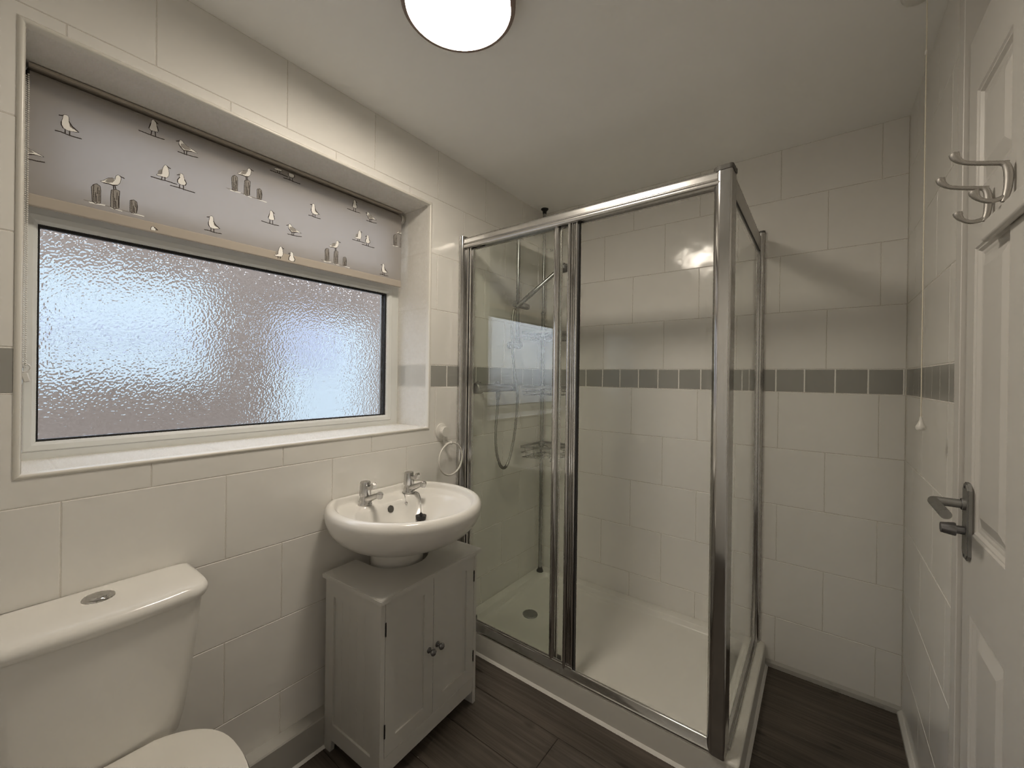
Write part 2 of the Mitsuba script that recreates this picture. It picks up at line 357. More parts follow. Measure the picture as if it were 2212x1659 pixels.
def pebbled(q, step, amp, freq, seed):
    """a sheet of glass: pebbled face towards the room, flat face outside"""
    import meshkit
    ny, nz = int((q[1] - q[0]) / step) + 1, int((q[3] - q[2]) / step) + 1
    Y, Z = np.meshgrid(np.linspace(q[0], q[1], ny), np.linspace(q[2], q[3], nz), indexing='ij')
    P = np.stack([Y * freq, Z * freq * 0.85, 0 * Y], -1)
    h = meshkit.noise(P, seed) * 0.7 + meshkit.noise(P * 1.9 + 7.3, seed + 3) * 0.3
    xf = XF - 0.026; V = np.stack([xf + amp * (h - 0.5), Y, Z], -1).reshape(-1, 3)
    i, j = np.meshgrid(np.arange(ny - 1), np.arange(nz - 1), indexing='ij'); a = (i * nz + j).ravel(); b = a + nz
    F = np.vstack([np.stack([a, b, b + 1], 1), np.stack([a, b + 1, a + 1], 1)])
    n = ny * nz; e = np.array([*(np.arange(ny) * nz), *((ny - 1) * nz + np.arange(1, nz)), *(np.arange(ny - 2, -1, -1) * nz + nz - 1), *np.arange(nz - 2, 0, -1)]); l = np.roll(np.arange(len(e)), -1)
    B = V[e].copy(); B[:, 0] = xf - 0.005; k = np.arange(len(e))
    V = np.vstack([V, B, [[xf - 0.005, (q[0] + q[1]) / 2, (q[2] + q[3]) / 2]]])
    F = np.vstack([F, np.stack([e, n + k, n + l], 1), np.stack([e, n + l, e[l]], 1), np.stack([n + l, n + k, k * 0 + len(V) - 1], 1)])
    return trimesh.Trimesh(V, F, process=False)
pane = pebbled(inset(LO, 0.002), 0.0013, 0.0016, 290, 5)
put('window_1', 'pane', pane, 'mat_pane', 60, label='frosted pebbled glass pane')
put('window_1', 'pane', pebbled(inset(UP, 0.002), 0.0036, 0.0022, 150, 9), 'mat_pane', 60, label='frosted pebbled glass pane of the fanlight')

# what stands outside and shows as pale and brown blurs through the frosted glass
struct('outside_ground', 'paved ground outside the window')
put('', 'outside_ground', cbox(-12, -0.35, -9, 9, -0.25, -0.2, 0), 'mat_outside_ground')
scene['mat_outside_ground'] = two(matte((0.25, 0.24, 0.23)))
scene['mat_outside_wall'] = two(matte(proc(lambda p, n, uv: mix((0.275, 0.230, 0.195), (0.225, 0.185, 0.155), smoothstep(0.35, 0.65, noise(p.y * 9, p.z * 14, 1))))))
scene['mat_outside_white'] = two(matte((0.54, 0.63, 0.66)))
scene['mat_outside_lilac'] = two(matte((0.44, 0.48, 0.58)))
nb = thing('neighbour_house', 'brown house wall with pale window and door, a blur beyond the frosted pane', 'building')
put(nb, 'wall', cbox(-3.6, -3.2, -5, 5, -0.2, 2.62, 0.01), 'mat_outside_wall')
put(nb, 'window', cbox(-3.21, -3.16, -2.05, -0.80, 1.18, 2.10, 0.01), 'mat_outside_white')
for zz in (1.58, 2.03):
    put(nb, 'glazing_bar', cbox(-3.17, -3.14, -2.05, -0.80, zz - 0.035, zz + 0.035, 0.004), 'mat_outside_lilac' if zz < 1.7 else 'mat_outside_white')
put(nb, 'door', cbox(-3.21, -3.16, -0.22, 0.95, -0.2, 1.92, 0.01), 'mat_outside_white')
put(nb, 'door_panel', cbox(-3.17, -3.14, -0.16, 0.42, 1.34, 1.90, 0.01), 'mat_outside_lilac')

# ------------------------------------------------------------------ roller blind
bl = thing('roller_blind', 'half-lowered taupe roller blind printed with seagulls in the window niche', 'blind')
BX, by0, by1, bz0, bz1 = -0.165, -2.106, -0.9735, 1.690, 2.012
sheet = [(BX, z) for z in np.linspace(bz0, bz1 - 0.006, 14)] + [(BX - 0.0165 + 0.0165 * math.cos(a), bz1 - 0.006 + 0.0165 * math.sin(a)) for a in np.linspace(0.2, 3.0, 10)]
V = np.array([[x, y, z] for x, z in sheet for y in (by0, by1)]); n = len(sheet)
put(bl, 'fabric', trimesh.Trimesh(V, [f for i in range(n - 1) for f in ([2 * i, 2 * i + 1, 2 * i + 3], [2 * i, 2 * i + 3, 2 * i + 2])], process=False), 'mat_fabric', True)
put(bl, 'roller', lathe([(0.0, by0), (0.0155, by0), (0.0155, by1), (0.0, by1)], 24, 'y', (BX - 0.0165, 0, bz1 - 0.006)), 'mat_hem', 40)
put(bl, 'head_rail', cbox(BX - 0.030, BX + 0.006, by0, by1, 2.0265, 2.0340, 0.001), 'mat_hem')
put(bl, 'bottom_bar', rbox(BX - 0.006, BX + 0.0045, by0, by1, 1.684, 1.7145, 0.004), 'mat_hem', 40, label='beige hem over the bottom bar')
for y, s in ((by1 + 0.010, 1), (by0 - 0.006, -1)):
    br = lathe([(0.0, -0.006), (0.019, -0.006), (0.020, -0.003), (0.020, 0.000), (0.014, 0.0015), (0.014, 0.004), (0.0185, 0.0045), (0.0185, 0.008), (0.0, 0.008)], 28, 'y', (BX - 0.0165, y, bz1 - 0.006))
    put(bl, 'end_bracket', br, 'mat_plastic_white' if s > 0 else 'mat_dark_metal', 30, label='white ring bracket' if s > 0 else 'dark bracket')
ball = trimesh.creation.icosphere(1, 0.0021)
beads = []
for off, zb in ((0.0, 1.285), (0.011, 1.285)):
    for z in np.arange(zb, 2.0, 0.0052): beads.append(moved(ball, (BX + 0.006 + off * 0.9, by0 - 0.004 + off * 0.35, z)))
put(bl, 'bead_chain', cat(beads), 'mat_plastic_white', True, label='white bead chain')
put(bl, 'chain_connector', cat([tube([(BX + 0.014, by0 - 0.002 + 0.010 * math.cos(a), 1.283 + 0.010 * math.sin(a)) for a in np.linspace(0, 2 * np.pi, 17)[:-1]], 0.0018, 6, True), turned(cbox(BX + 0.009, BX + 0.017, by0 - 0.006, by0 + 0.006, 1.248, 1.272, 0.002), 14, (1, 0, 0), (0, by0, 1.26))]), 'mat_plastic_white', 40)

GULL = {'A': {'body': [(-0.011, 0.045), (-0.007, 0.049), (-0.002, 0.049), (0.0, 0.044), (0.0, 0.037), (0.003, 0.031), (0.007, 0.025), (0.012, 0.021), (0.018, 0.016), (0.007, 0.013), (0.001, 0.011), (-0.004, 0.012), (-0.009, 0.014), (-0.012, 0.019), (-0.013, 0.026), (-0.011, 0.034), (-0.009, 0.042), (-0.011, 0.043)], 'lines': [[(-0.017, 0.043), (-0.01, 0.045)], [(0.001, 0.035), (0.004, 0.027), (0.009, 0.022), (0.018, 0.016)], [(-0.006, 0.01), (-0.006, 0.002)], [(0.002, 0.011), (0.002, 0.001)], [(-0.023, 0.001), (-0.013, 0.002), (0.0, 0.0), (0.009, 0.0), (0.023, 0.001)], [(-0.013, 0.028), (-0.013, 0.021), (-0.01, 0.014)]], 'fill': [[(0.001, 0.033), (0.004, 0.029), (0.011, 0.022), (0.008, 0.019), (0.002, 0.023)]]}, 'B': {'body': [(-0.003, 0.044), (0.001, 0.047), (0.004, 0.045), (0.006, 0.042), (0.008, 0.031), (0.012, 0.022), (0.01, 0.016), (0.005, 0.015), (-0.005, 0.014), (-0.009, 0.019), (-0.007, 0.026), (-0.004, 0.035)], 'lines': [[(0.004, 0.045), (0.011, 0.04)], [(-0.003, 0.012), (-0.004, 0.002)], [(0.005, 0.013), (0.006, 0.002)], [(-0.031, 0.001), (-0.011, 0.0), (0.008, 0.0), (0.026, 0.001)], [(-0.005, 0.034), (-0.009, 0.019)], [(0.009, 0.032), (0.012, 0.02)]], 'fill': []}, 'C': {'body': [(-0.017, 0.035), (-0.012, 0.039), (-0.008, 0.036), (-0.005, 0.032), (0.004, 0.027), (0.014, 0.023), (0.022, 0.02), (0.029, 0.017), (0.016, 0.017), (0.006, 0.013), (-0.005, 0.011), (-0.011, 0.016), (-0.016, 0.023), (-0.016, 0.03)], 'lines': [[(-0.023, 0.031), (-0.016, 0.034)], [(-0.004, 0.011), (-0.003, 0.0)], [(0.003, 0.012), (0.002, 0.0)], [(-0.019, 0.001), (-0.001, 0.001), (0.017, 0.002), (0.031, 0.004)], [(-0.016, 0.023), (-0.011, 0.016), (-0.005, 0.011), (0.014, 0.016)]], 'fill': [[(-0.013, 0.028), (-0.005, 0.031), (0.007, 0.026), (0.014, 0.02), (-0.001, 0.014), (-0.011, 0.018)]]}, 'D': {'body': [(0.0, 0.037), (0.004, 0.045), (0.009, 0.043), (0.011, 0.036), (0.013, 0.024), (0.012, 0.015), (0.007, 0.008), (-0.002, 0.008), (-0.016, 0.008), (-0.013, 0.011), (-0.005, 0.014), (-0.003, 0.026)], 'lines': [[(0.009, 0.042), (0.016, 0.039)], [(-0.003, 0.007), (-0.004, -0.001)], [(0.004, 0.008), (0.004, 0.0)], [(-0.028, -0.002), (-0.006, -0.002), (0.011, -0.001), (0.032, -0.002)]], 'fill': [[(-0.013, 0.013), (-0.012, 0.022), (-0.006, 0.028), (-0.002, 0.029), (-0.003, 0.015)]]}, 'E': {'body': [(0.038, 0.032), (0.043, 0.035), (0.048, 0.032), (0.049, 0.025), (0.052, 0.017), (0.055, 0.01), (0.052, 0.003), (0.042, 0.001), (0.034, 0.005), (0.034, 0.013), (0.039, 0.022)], 'lines': [[(0.033, 0.027), (0.04, 0.03)], [(0.039, -0.001), (0.039, -0.011)], [(0.048, 0.001), (0.049, -0.012)], [(0.017, -0.011), (0.04, -0.01), (0.054, -0.011), (0.077, -0.011)], [(0.039, 0.022), (0.034, 0.013), (0.034, 0.005)], [(0.051, 0.019), (0.056, 0.01), (0.053, 0.003)]], 'fill': []}, 'F': {'body': [(-0.028, 0.065), (-0.022, 0.069), (-0.013, 0.079), (-0.005, 0.082), (0.001, 0.08), (0.002, 0.09), (0.006, 0.095), (0.011, 0.093), (0.012, 0.087), (0.01, 0.075), (0.004, 0.066), (-0.005, 0.063), (-0.013, 0.064), (-0.022, 0.063)], 'lines': [[(0.011, 0.093), (0.019, 0.091)], [(-0.003, 0.063), (-0.002, 0.053)], [(0.0, 0.064), (0.002, 0.054)], [(-0.022, 0.063), (-0.013, 0.064), (-0.005, 0.063), (0.004, 0.066)]], 'fill': [[(-0.02, 0.068), (-0.013, 0.079), (-0.005, 0.083), (0.0, 0.078), (-0.005, 0.07), (-0.015, 0.066)]]}, 'G': {'posts': [[(-0.046, 0.043), (-0.042, 0.051), (-0.036, 0.055), (-0.029, 0.051), (-0.028, 0.04), (-0.028, 0.027), (-0.028, 0.006), (-0.038, 0.001), (-0.044, 0.005), (-0.045, 0.03)], [(-0.007, 0.049), (0.003, 0.054), (0.01, 0.052), (0.009, 0.03), (0.009, 0.005), (0.0, -0.001), (-0.008, 0.002), (-0.008, 0.032)], [(0.032, 0.034), (0.04, 0.038), (0.046, 0.034), (0.048, 0.019), (0.046, 0.003), (0.039, 0.0), (0.032, 0.002)]], 'white': [[(-0.051, 0.002), (-0.018, 0.004), (-0.02, 0.001), (-0.049, -0.001)], [(-0.009, 0.001), (0.016, -0.001), (0.015, -0.003), (-0.008, -0.001)], [(0.037, 0.0), (0.063, 0.0), (0.062, -0.003), (0.038, -0.002)]], 'lines': [[(-0.059, 0.004), (-0.045, 0.003)], [(-0.018, 0.003), (-0.008, 0.002)], [(0.015, 0.001), (0.032, 0.001)]]}}
SPOTS = {'A': [(-2.037, 1.888), (-1.385, 1.881), (-1.716, 1.729), (-1.065, 1.723)], 'B': [(-1.868, 1.966), (-1.542, 1.808), (-1.216, 1.959), (-1.867, 1.654), (-1.212, 1.642)], 'C': [(-1.79, 1.945), (-1.465, 1.788), (-1.139, 1.938), (-2.109, 1.796)], 'D': [(-1.843, 1.848), (-1.195, 1.842), (-1.518, 1.998), (-1.515, 1.69)], 'F': [(-1.948, 1.727), (-1.62, 1.88), (-1.296, 1.721)]}
F4 = (-0.971, 1.867)
lim = sbox(by0 + 0.0005, bz0 + 0.0006, by1 - 0.0005, bz1)
def prints(parts, name):
    """one printed motif: pale shape with ink lines as its child"""
    first = None
    for polys, mat, lift, nm in parts:
        g = unary_union([p.buffer(0) for p in polys]).intersection(lim) if polys else None
        if g is None or g.is_empty: continue
        low = bool(g.centroid.y < 1.716)
        x0 = BX + (0.0047 if low else 0.0002)
        m = prism(unary_union([h for h in getattr(g, 'geoms', [g]) if h.geom_type == 'Polygon']), 'x', x0, x0 + lift)
        if first is None: first = put(bl, name, m, mat)
        else: put(first, nm, m, mat)
def at(pts, o): return [(p[0] + o[0], p[1] + o[1]) for p in pts]
def ink(l, o, w=0.0011): return LineString(at(l, o)).buffer(w)
def gull(k, o):
    d = GULL[k]; body = Polygon(at(d['body'], o)).buffer(0.0004)
    lines = [ink(l, o) for l in d['lines']] + [body.buffer(0.0006).difference(body.buffer(-0.0002)).buffer(0)]
    prints([([body], 'mat_print_white', 0.0003, 'body'), ([Polygon(at(f, o)) for f in d['fill']], 'mat_print_grey', 0.0005, 'wing'), (lines, 'mat_print_ink', 0.0007, 'ink_line')], 'printed_seagull')
for k in 'ABC':
    for o in SPOTS[k]: gull(k, o)
for o in SPOTS['D']: gull('D', o); gull('E', o)
random.seed(3)
for o in SPOTS['F'] + [F4]:
    gull('F', o); d = GULL['G']
    for ps, wh, ln in zip(d['posts'], d['white'], d['lines']):
        p = Polygon(at(ps, o)).buffer(0); x0, z0, x1, z1 = p.bounds
        hatch = [LineString([(x0 + (x1 - x0) * (f + 0.10 * random.random()), z0 + (z1 - z0) * a), (x0 + (x1 - x0) * (f + 0.10 * random.random()), z0 + (z1 - z0) * b)]).buffer(0.0007) for f, a, b in ((0.2, .05, .9), (0.38, .1, .55), (0.55, .05, .4), (0.62, .5, .85), (0.8, .15, .7))]
        prints([([p], 'mat_print_grey', 0.0003, 'wood'), ([p.buffer(0.0006).difference(p.buffer(-0.0006))] + [h.intersection(p) for h in hatch], 'mat_print_ink', 0.0007, 'ink_line'),
                ([Polygon(at(wh, o))], 'mat_print_white', 0.0004, 'snow'), ([ink(ln, o, 0.0014)], 'mat_print_grey', 0.0003, 'shadow_line')], 'printed_post')

# ------------------------------------------------------------------ ceiling lamp
lp = thing('ceiling_lamp', 'round glowing opal ceiling lamp flush with the ceiling', 'ceiling light')
LC = (0.612, -1.402)
put(lp, 'base_ring', lathe([(0.0, ZC), (0.150, ZC), (0.152, ZC - 0.004), (0.151, ZC - 0.041), (0.147, ZC - 0.046), (0.1395, ZC - 0.046), (0.1395, ZC - 0.010), (0.0, ZC - 0.010)], 64, 'z', (*LC, 0)), 'mat_lamp_ring', 30)
dome = [(0.138, ZC - 0.030), (0.138, ZC - 0.034)] + [(r, ZC - 0.036 - 0.013 * (1 - (r / 0.138) ** 2)) for r in (0.137, 0.125, 0.11, 0.09, 0.065, 0.035, 0.0)]
dm = lathe(dome, 64, 'z', (*LC, 0)); dm.faces = dm.faces[:, ::-1]
k = put(lp, 'diffuser', dm, 'mat_plastic_white', False, label='glowing opal diffuser')
scene[k]['emitter'] = {'type': 'area', 'radiance': rgb(LAMP_RGB)}

# ------------------------------------------------------------------ door
struct('door_1', 'closed white six-panel door in its frame')
XD = 1.648
dl = (-1.575, -0.803, 0.012, 2.045)
jam = Polygon([(1.6385, -0.7545), (1.640, -0.7530), (1.76, -0.7530), (1.76, -0.8000), (1.692, -0.8000), (1.692, -0.812), (1.684, -0.812), (1.684, -0.8000), (1.640, -0.8000), (1.6385, -0.7990)])
put('door_1', 'jamb', prism(jam, 'z', 0, ZC), 'mat_door')
put('door_1', 'jamb', cbox(1.6385, 1.76, DY0, DY0 + 0.0065, 0, ZC, 0.001), 'mat_door')
put('door_1', 'over_panel', cbox(1.705, 1.75, DY0 + 0.006, -0.800, 2.03, ZC, 0), 'mat_plaster')
put('door_1', 'head_stop', cbox(1.700, 1.75, DY0 + 0.006, -0.800, 1.99, 2.06, 0.001), 'mat_door')
pan = [(a, b, z0, z1) for z0, z1 in ((0.22, 0.773), (0.948, 1.568), (1.685, 1.910)) for a, b in ((-1.072, -0.860), (-1.497, -1.285))]
leaf = sbox(dl[0], dl[2], dl[1], dl[3])
for q in pan: leaf = leaf.difference(sbox(q[0], q[2], q[1], q[3]))
put('door_1', 'leaf', cat([prism(leaf, 'x', XD, XD + 0.02), cbox(XD + 0.018, XD + 0.038, dl[0], dl[1], dl[2], dl[3], 0)]), 'mat_door')
for q in pan:
    put('door_1', 'panel', strip([on_wall('x', XD, -1, inset(q, i), d) for i, d in ((0, 0), (0.003, -0.003), (0.006, -0.0035), (0.010, -0.009), (0.014, -0.0095), (0.018, -0.011), (0.024, -0.011), (0.048, -0.003), (0.050, -0.0025))]), 'mat_door')
hy = -0.849
pl_ = [(hy - 0.021, 0.900), (hy - 0.010, 0.888), (hy + 0.010, 0.888), (hy + 0.021, 0.900), (hy + 0.021, 1.043), (hy + 0.010, 1.057), (hy - 0.010, 1.057), (hy - 0.021, 1.043)]
hp = put('door_1', 'handle_plate', cat([prism(Polygon(pl_), 'x', XD - 0.0055, XD), prism(Polygon(pl_).buffer(-0.003), 'x', XD - 0.0075, XD - 0.005)]), 'mat_brushed', label='brushed metal bathroom lock plate')
for z in (0.897, 1.047): put(hp, 'screw', lathe([(0, -0.009), (0.002, -0.009), (0.0035, -0.0075), (0.0035, -0.006), (0, -0.006)], 12, 'x', (XD, hy, z)), 'mat_dark_metal', 30)
lv = [(XD - 0.006, hy, 1.009), (XD - 0.048, hy, 1.009), (XD - 0.053, hy, 1.009), (XD - 0.056, hy - 0.003, 1.009), (XD - 0.057, hy - 0.008, 1.009), (XD - 0.057, hy - 0.125, 1.008)]
put('door_1', 'lever', cat([tube(lv, 0.0095, 20), lathe([(0.012, -0.013), (0.013, -0.012), (0.013, -0.006), (0.012, -0.005)], 20, 'x', (XD, hy, 1.009))]), 'mat_brushed', 35, label='brushed metal lever handle')
kn = [(0, -0.044), (0.011, -0.044), (0.0145, -0.024), (0.0145, -0.021), (0.009, -0.020), (0.009, -0.006), (0, -0.006)]
put('door_1', 'thumb_turn', lathe(kn, 20, 'x', (XD, hy, 0.951)), 'mat_dark_chrome', 25, label='dark metal thumb turn')
scene['mat_dark_chrome'] = two(metal((0.28, 0.28, 0.29), 0.15))

hk = thing('coat_hook_rail', 'rail with curved satin metal double coat hooks on the white door', 'coat rack')
put(hk, 'rail', rbox(XD - 0.016, XD - 0.0005, -1.46, -0.975, 1.552, 1.592, 0.007), 'mat_door', 40)
for y, dz in ((-0.985, 0), (-1.095, .003)):
    st = tube(spline([(XD - 0.013, y, 1.592 - dz), (XD - 0.009, y, 1.610), (XD - 0.008, y, 1.635), (XD - 0.011, y, 1.652), (XD - 0.016, y, 1.657)], 6), np.interp(np.linspace(0, 1, 25), [0, .5, 1], [.0045, .0062, .0045]), 12)
    u_ = spline([(XD - 0.008, y, 1.655), (XD - 0.024, y, 1.659), (XD - 0.048, y, 1.666), (XD - 0.062, y, 1.672), (XD - 0.071, y, 1.682), (XD - 0.074, y, 1.693)], 6)
    l_ = spline([(XD - 0.010, y, 1.600), (XD - 0.018, y, 1.595), (XD - 0.030, y, 1.594), (XD - 0.041, y, 1.600), (XD - 0.047, y, 1.609), (XD - 0.049, y, 1.618)], 6)
    f = lambda n: np.interp(np.linspace(0, 1, n), [0, .6, .88, .97, 1], [.0042, .0038, .0070, .0068, .003])
    put(hk, 'hook', moved(cat([st, tube(u_, f(len(u_)), 14), tube(l_, f(len(l_)), 14)]), (0, 0, dz)), 'mat_satin', 50)

# ------------------------------------------------------------------ pull cord
pc = thing('pull_cord_switch', 'white ceiling pull-cord switch hanging in the corner by the door', 'light switch')
cx, cy = 1.592, -0.690
put(pc, 'housing', lathe([(0, ZC), (0.036, ZC), (0.036, ZC - 0.008), (0.031, ZC - 0.019), (0.018, ZC - 0.024), (0, ZC - 0.025)], 32, 'z', (cx - 0.014, cy, 0)), 'mat_plastic_white', 35)
put(pc, 'cord', tube([(cx, cy, ZC - 0.03), (cx, cy, 1.7), (cx, cy, 1.185)], 0.0011, 8), 'mat_cord', True, label='cream cord')
put(pc, 'joint', lathe([(0, 0), (0.003, 0.001), (0.0035, 0.006), (0.003, 0.012), (0, 0.013)], 12, 'z', (cx, cy, 2.12)), 'mat_plastic_white', 40)
put(pc, 'pull', lathe([(0, 1.152), (0.0085, 1.153), (0.0105, 1.158), (0.0095, 1.164), (0.0055, 1.172), (0.0032, 1.180), (0.003, 1.187), (0, 1.188)], 24, 'z', (cx, cy, 0)), 'mat_plastic_white', 45, label='white acorn pull')

# ------------------------------------------------------------------ toilet
to = thing('toilet', 'white close-coupled toilet against the window wall', 'toilet')
ty = -2.003
def dsec(z, hw, x0, x1, r=0.045, n=10, bow=0.010):
    """cistern section: flat back, rounded front corners, bowed front"""
    hw += .010 + .012 * (z - .39) / .36; r *= .85
    pts = [(x0 + .008, ty - hw), (x0, ty - hw + .02), (x0, ty + hw - .02), (x0 + .008, ty + hw)]
    pts += [(x1 - r - bow + (r) * math.sin(a) , ty + hw - r + r * math.cos(a)) for a in np.linspace(0, math.pi / 2, n)]
    pts += [(x1 - bow + bow * math.cos(s * math.pi / 2), ty + s * (hw - r)) for s in np.linspace(1, -1, 9)[1:-1]]
    pts += [(x1 - r - bow + (r) * math.sin(a) , ty - hw + r - r * math.cos(a)) for a in np.linspace(math.pi / 2, 0, n)]
    return np.array([[x, y, z] for x, y in pts][::-1])
put(to, 'cistern', loft([dsec(.385, .128, .015, .150), dsec(.392, .132, .015, .155), dsec(.43, .139, .015, .160), dsec(.55, .150, .014, .170), dsec(.66, .157, .012, .176), dsec(.716, .160, .012, .178)]), 'mat_ceramic', 50)
lid = [dsec(.7165, .163, .006, .184, .06), dsec(.7200, .168, .004, .190, .06), dsec(.7300, .171, .003, .195, .06), dsec(.7420, .170, .003, .194, .06), dsec(.7520, .164, .004, .186, .06), dsec(.7565, .150, .008, .168, .06), dsec(.7575, .120, .02, .14, .05)]
put(to, 'cistern_lid', loft(lid), 'mat_ceramic', 60)
fb = put(to, 'flush_button', lathe([(0, .7675), (.010, .767), (.018, .7645), (.0195, .762), (.0215, .7605), (.0275, .7605), (.029, .758), (.0285, .756)], 40, 'z', (.078, ty - .002, 0)), 'mat_chrome', 25, label='round chrome flush button')
def egg(z, hw, xb, xf, s=64):
    P = []
    for a in np.arange(s) * 2 * np.pi / s:
        c, d = math.cos(a), math.sin(a); cx_ = xb + (xf - xb) * .42
        x = cx_ + (xf - cx_) * c if c > 0 else cx_ + (cx_ - xb) * (abs(c) ** .75) * -1
        P.append([x, ty + hw * np.sign(d) * abs(d) ** .92, z])
    P = np.array(P); P[:, 0] = np.maximum(P[:, 0], xb + .012); return P
put(to, 'seat_lid', loft([egg(.402, .193, .156, .596), egg(.404, .198, .153, .601), egg(.412, .200, .152, .603), egg(.419, .197, .154, .600), egg(.4225, .180, .168, .580), egg(.424, .11, .24, .49)]), 'mat_seat', 50)
put(to, 'seat_ring', loft([egg(.384, .192, .156, .594), egg(.388, .195, .155, .597), egg(.399, .195, .155, .597), egg(.401, .190, .160, .592)]), 'mat_seat', 50)
put(to, 'bowl', loft([egg(0, .10, .10, .42), egg(.02, .105, .10, .43), egg(.12, .095, .09, .42), egg(.22, .12, .06, .47), egg(.32, .155, .05, .56), egg(.372, .160, .085, .587), egg(.3835, .158, .09, .585)]), 'mat_ceramic', 60)
put(to, 'hinge', cat([tube([(.172, ty - .10, .404), (.172, ty + .10, .404)], .010, 12), cbox(.155, .185, ty - .09, ty - .06, .384, .40), cbox(.155, .185, ty + .06, ty + .09, .384, .40)]), 'mat_seat', 40)

# ------------------------------------------------------------------ basin, pedestal, taps, plug
CY = -1.222
def ell(z, a, b, cx_, xmin=0.003, s=96, p=2.0, cy=CY):
    out = []
    for t in np.arange(s) * 2 * np.pi / s:
        c, d = math.cos(t), math.sin(t)
        x = cx_ + a * np.sign(c) * abs(c) ** (2 / p); y = cy + b * np.sign(d) * abs(d) ** (2 / p)
        out.append([max(x, xmin), y, z])
    return np.array(out)
ba = thing('wash_basin', 'white oval wash basin with two chrome taps on the window wall', 'basin')
shell = [ell(.640, .085, .095, .125, .02), ell(.655, .112, .116, .140), ell(.670, .145, .145, .155), ell(.688, .182, .180, .170), ell(.708, .216, .212, .182), ell(.732, .244, .240, .191),
         ell(.758, .262, .259, .196), ell(.782, .271, .268, .199), ell(.800, .2745, .272, .200), ell(.811, .2735, .2715, .200), ell(.820, .2705, .268, .200), ell(.8265, .2660, .263, .200), ell(.8300, .2600, .255, .200, .008), ell(.8305, .2540, .248, .200, .014)]
inner = [ell(.8295, .2490, .2420, .200, .018), ell(.8265, .2455, .2380, .200, .021), ell(.818, .2435, .2355, .200, .023), ell(.810, .2415, .2335, .200, .025), ell(.8065, .2365, .2290, .200, .030), ell(.8058, .2300, .2240, .200, .034)]
bowl = [ell(.8035, .188, .205, .238, .1085), ell(.7990, .178, .194, .238, .115), ell(.790, .160, .184, .239, .123), ell(.760, .140, .162, .240, .133), ell(.725, .108, .125, .240, .145), ell(.700, .070, .08, .24, .17), ell(.690, .035, .035, .24), ell(.687, .019, .019, .24)]
put(ba, 'bowl', loft(shell + inner + bowl), 'mat_ceramic', 38)
put(ba, 'overflow_hole', turned(lathe([(0, -.002), (.0120, -.002), (.0132, .0010), (.012, .0022), (.0100, .0012), (0, .0008)], 24, 'x', (.1272, CY - .012, .781)), -18, (0, 1, 0), (.1272, CY, .781)), 'mat_overflow', 30, label='dark overflow hole')
scene['mat_overflow'] = two(plastic((0.16, 0.155, 0.14), 0.3))
put(ba, 'waste', lathe([(0, .690), (.017, .690), (.020, .691), (.020, .688)], 24, 'z', (.24, CY, 0)), 'mat_chrome', 30)
pe = thing('basin_pedestal', 'white ceramic pedestal neck between the basin and the cabinet top', 'basin pedestal')
scene['basin_pedestal'] = mikit.ply(lathe([(0, 0), (.098, 0), (.100, .02), (.084, .10), (.080, .35), (.092, .55), (.100, .620), (.103, .640), (0, .640)], 48, 'z', (.120, CY + .026, 0)), 'mat_ceramic', 45)
for y, lab in ((CY - .085, 'chrome lever basin tap without a chain, left of the overflow hole'), (CY + .115, 'chrome lever basin tap with the plug chain round its foot')):
    tp = thing('basin_tap', lab, 'tap', 'taps on the wash basin')
    x0, z0 = .074, .8048
    put(tp, 'body', lathe([(0, 0), (.0245, 0), (.025, .003), (.0225, .008), (.0205, .016), (.0185, .026), (.0150, .031), (.0140, .036), (0, .036)], 32, 'z', (x0, y, z0)), 'mat_chrome', 35)
    sp_ = [(x0 + .006, y, z0 + .017), (x0 + .03, y, z0 + .027), (x0 + .06, y, z0 + .040), (x0 + .082, y, z0 + .049)]
    put(tp, 'spout', cat([tube(sp_, [.0125, .0112, .0095, .0090], 18), turned(lathe([(0, -.008), (.0095, -.008), (.0118, -.006), (.0118, .010), (.009, .013), (0, .014)], 8, 'z', (x0 + .086, y, z0 + .046)), 20, (0, 1, 0), (x0 + .086, y, z0 + .046))]), 'mat_chrome', 30)
    put(tp, 'handle', lathe([(0, .034), (.0205, .034), (.0210, .037), (.0178, .081), (.0165, .0835), (.012, .0845), (0, .085)], 36, 'z', (x0, y, z0)), 'mat_chrome', 30)
    wing = [(x0 + .014, z0 + .062), (x0 + .030, z0 + .060), (x0 + .046, z0 + .062), (x0 + .055, z0 + .069), (x0 + .058, z0 + .080), (x0 + .053, z0 + .0865), (x0 + .046, z0 + .083), (x0 + .041, z0 + .075), (x0 + .032, z0 + .070), (x0 + .014, z0 + .071)]
    put(tp, 'lever', cat([prism(Polygon(wing).buffer(.001), 'y', y - .007, y + .007)]), 'mat_chrome', 30)
plg = thing('basin_plug', 'black rubber plug hanging on a thin metal chain in the wash basin', 'plug')
yp = CY + .115
px_, py_ = .176, CY + .092
put(plg, 'stopper', lathe([(0, .724), (.0165, .724), (.0190, .729), (.0205, .738), (.0205, .741), (.006, .742), (.005, .747), (.004, .751), (0, .752)], 28, 'z', (px_, py_, 0)), 'mat_black', 35)
ch = [(.074 + .0255 * math.cos(a), yp + .0255 * math.sin(a), .8080) for a in np.linspace(-2.4, 0.9, 14)]
put(plg, 'chain', tube(np.vstack([spline([(.127, CY + .062, .786), (.112, CY + .066, .8000), (.098, CY + .076, .8068), ch[0]], 5)[:-1], ch, spline([ch[-1], (.116, yp + .014, .8080), (.136, yp + .004, .802), (.158, yp - .010, .790), (px_, py_, .768), (px_, py_, .751)], 6)[1:]]), .0013, 8), 'mat_brushed', True, label='thin metal chain')
put(plg, 'stay_ball', moved(trimesh.creation.icosphere(2, .0058), (.125, CY + .061, .785)), 'mat_chrome', True)

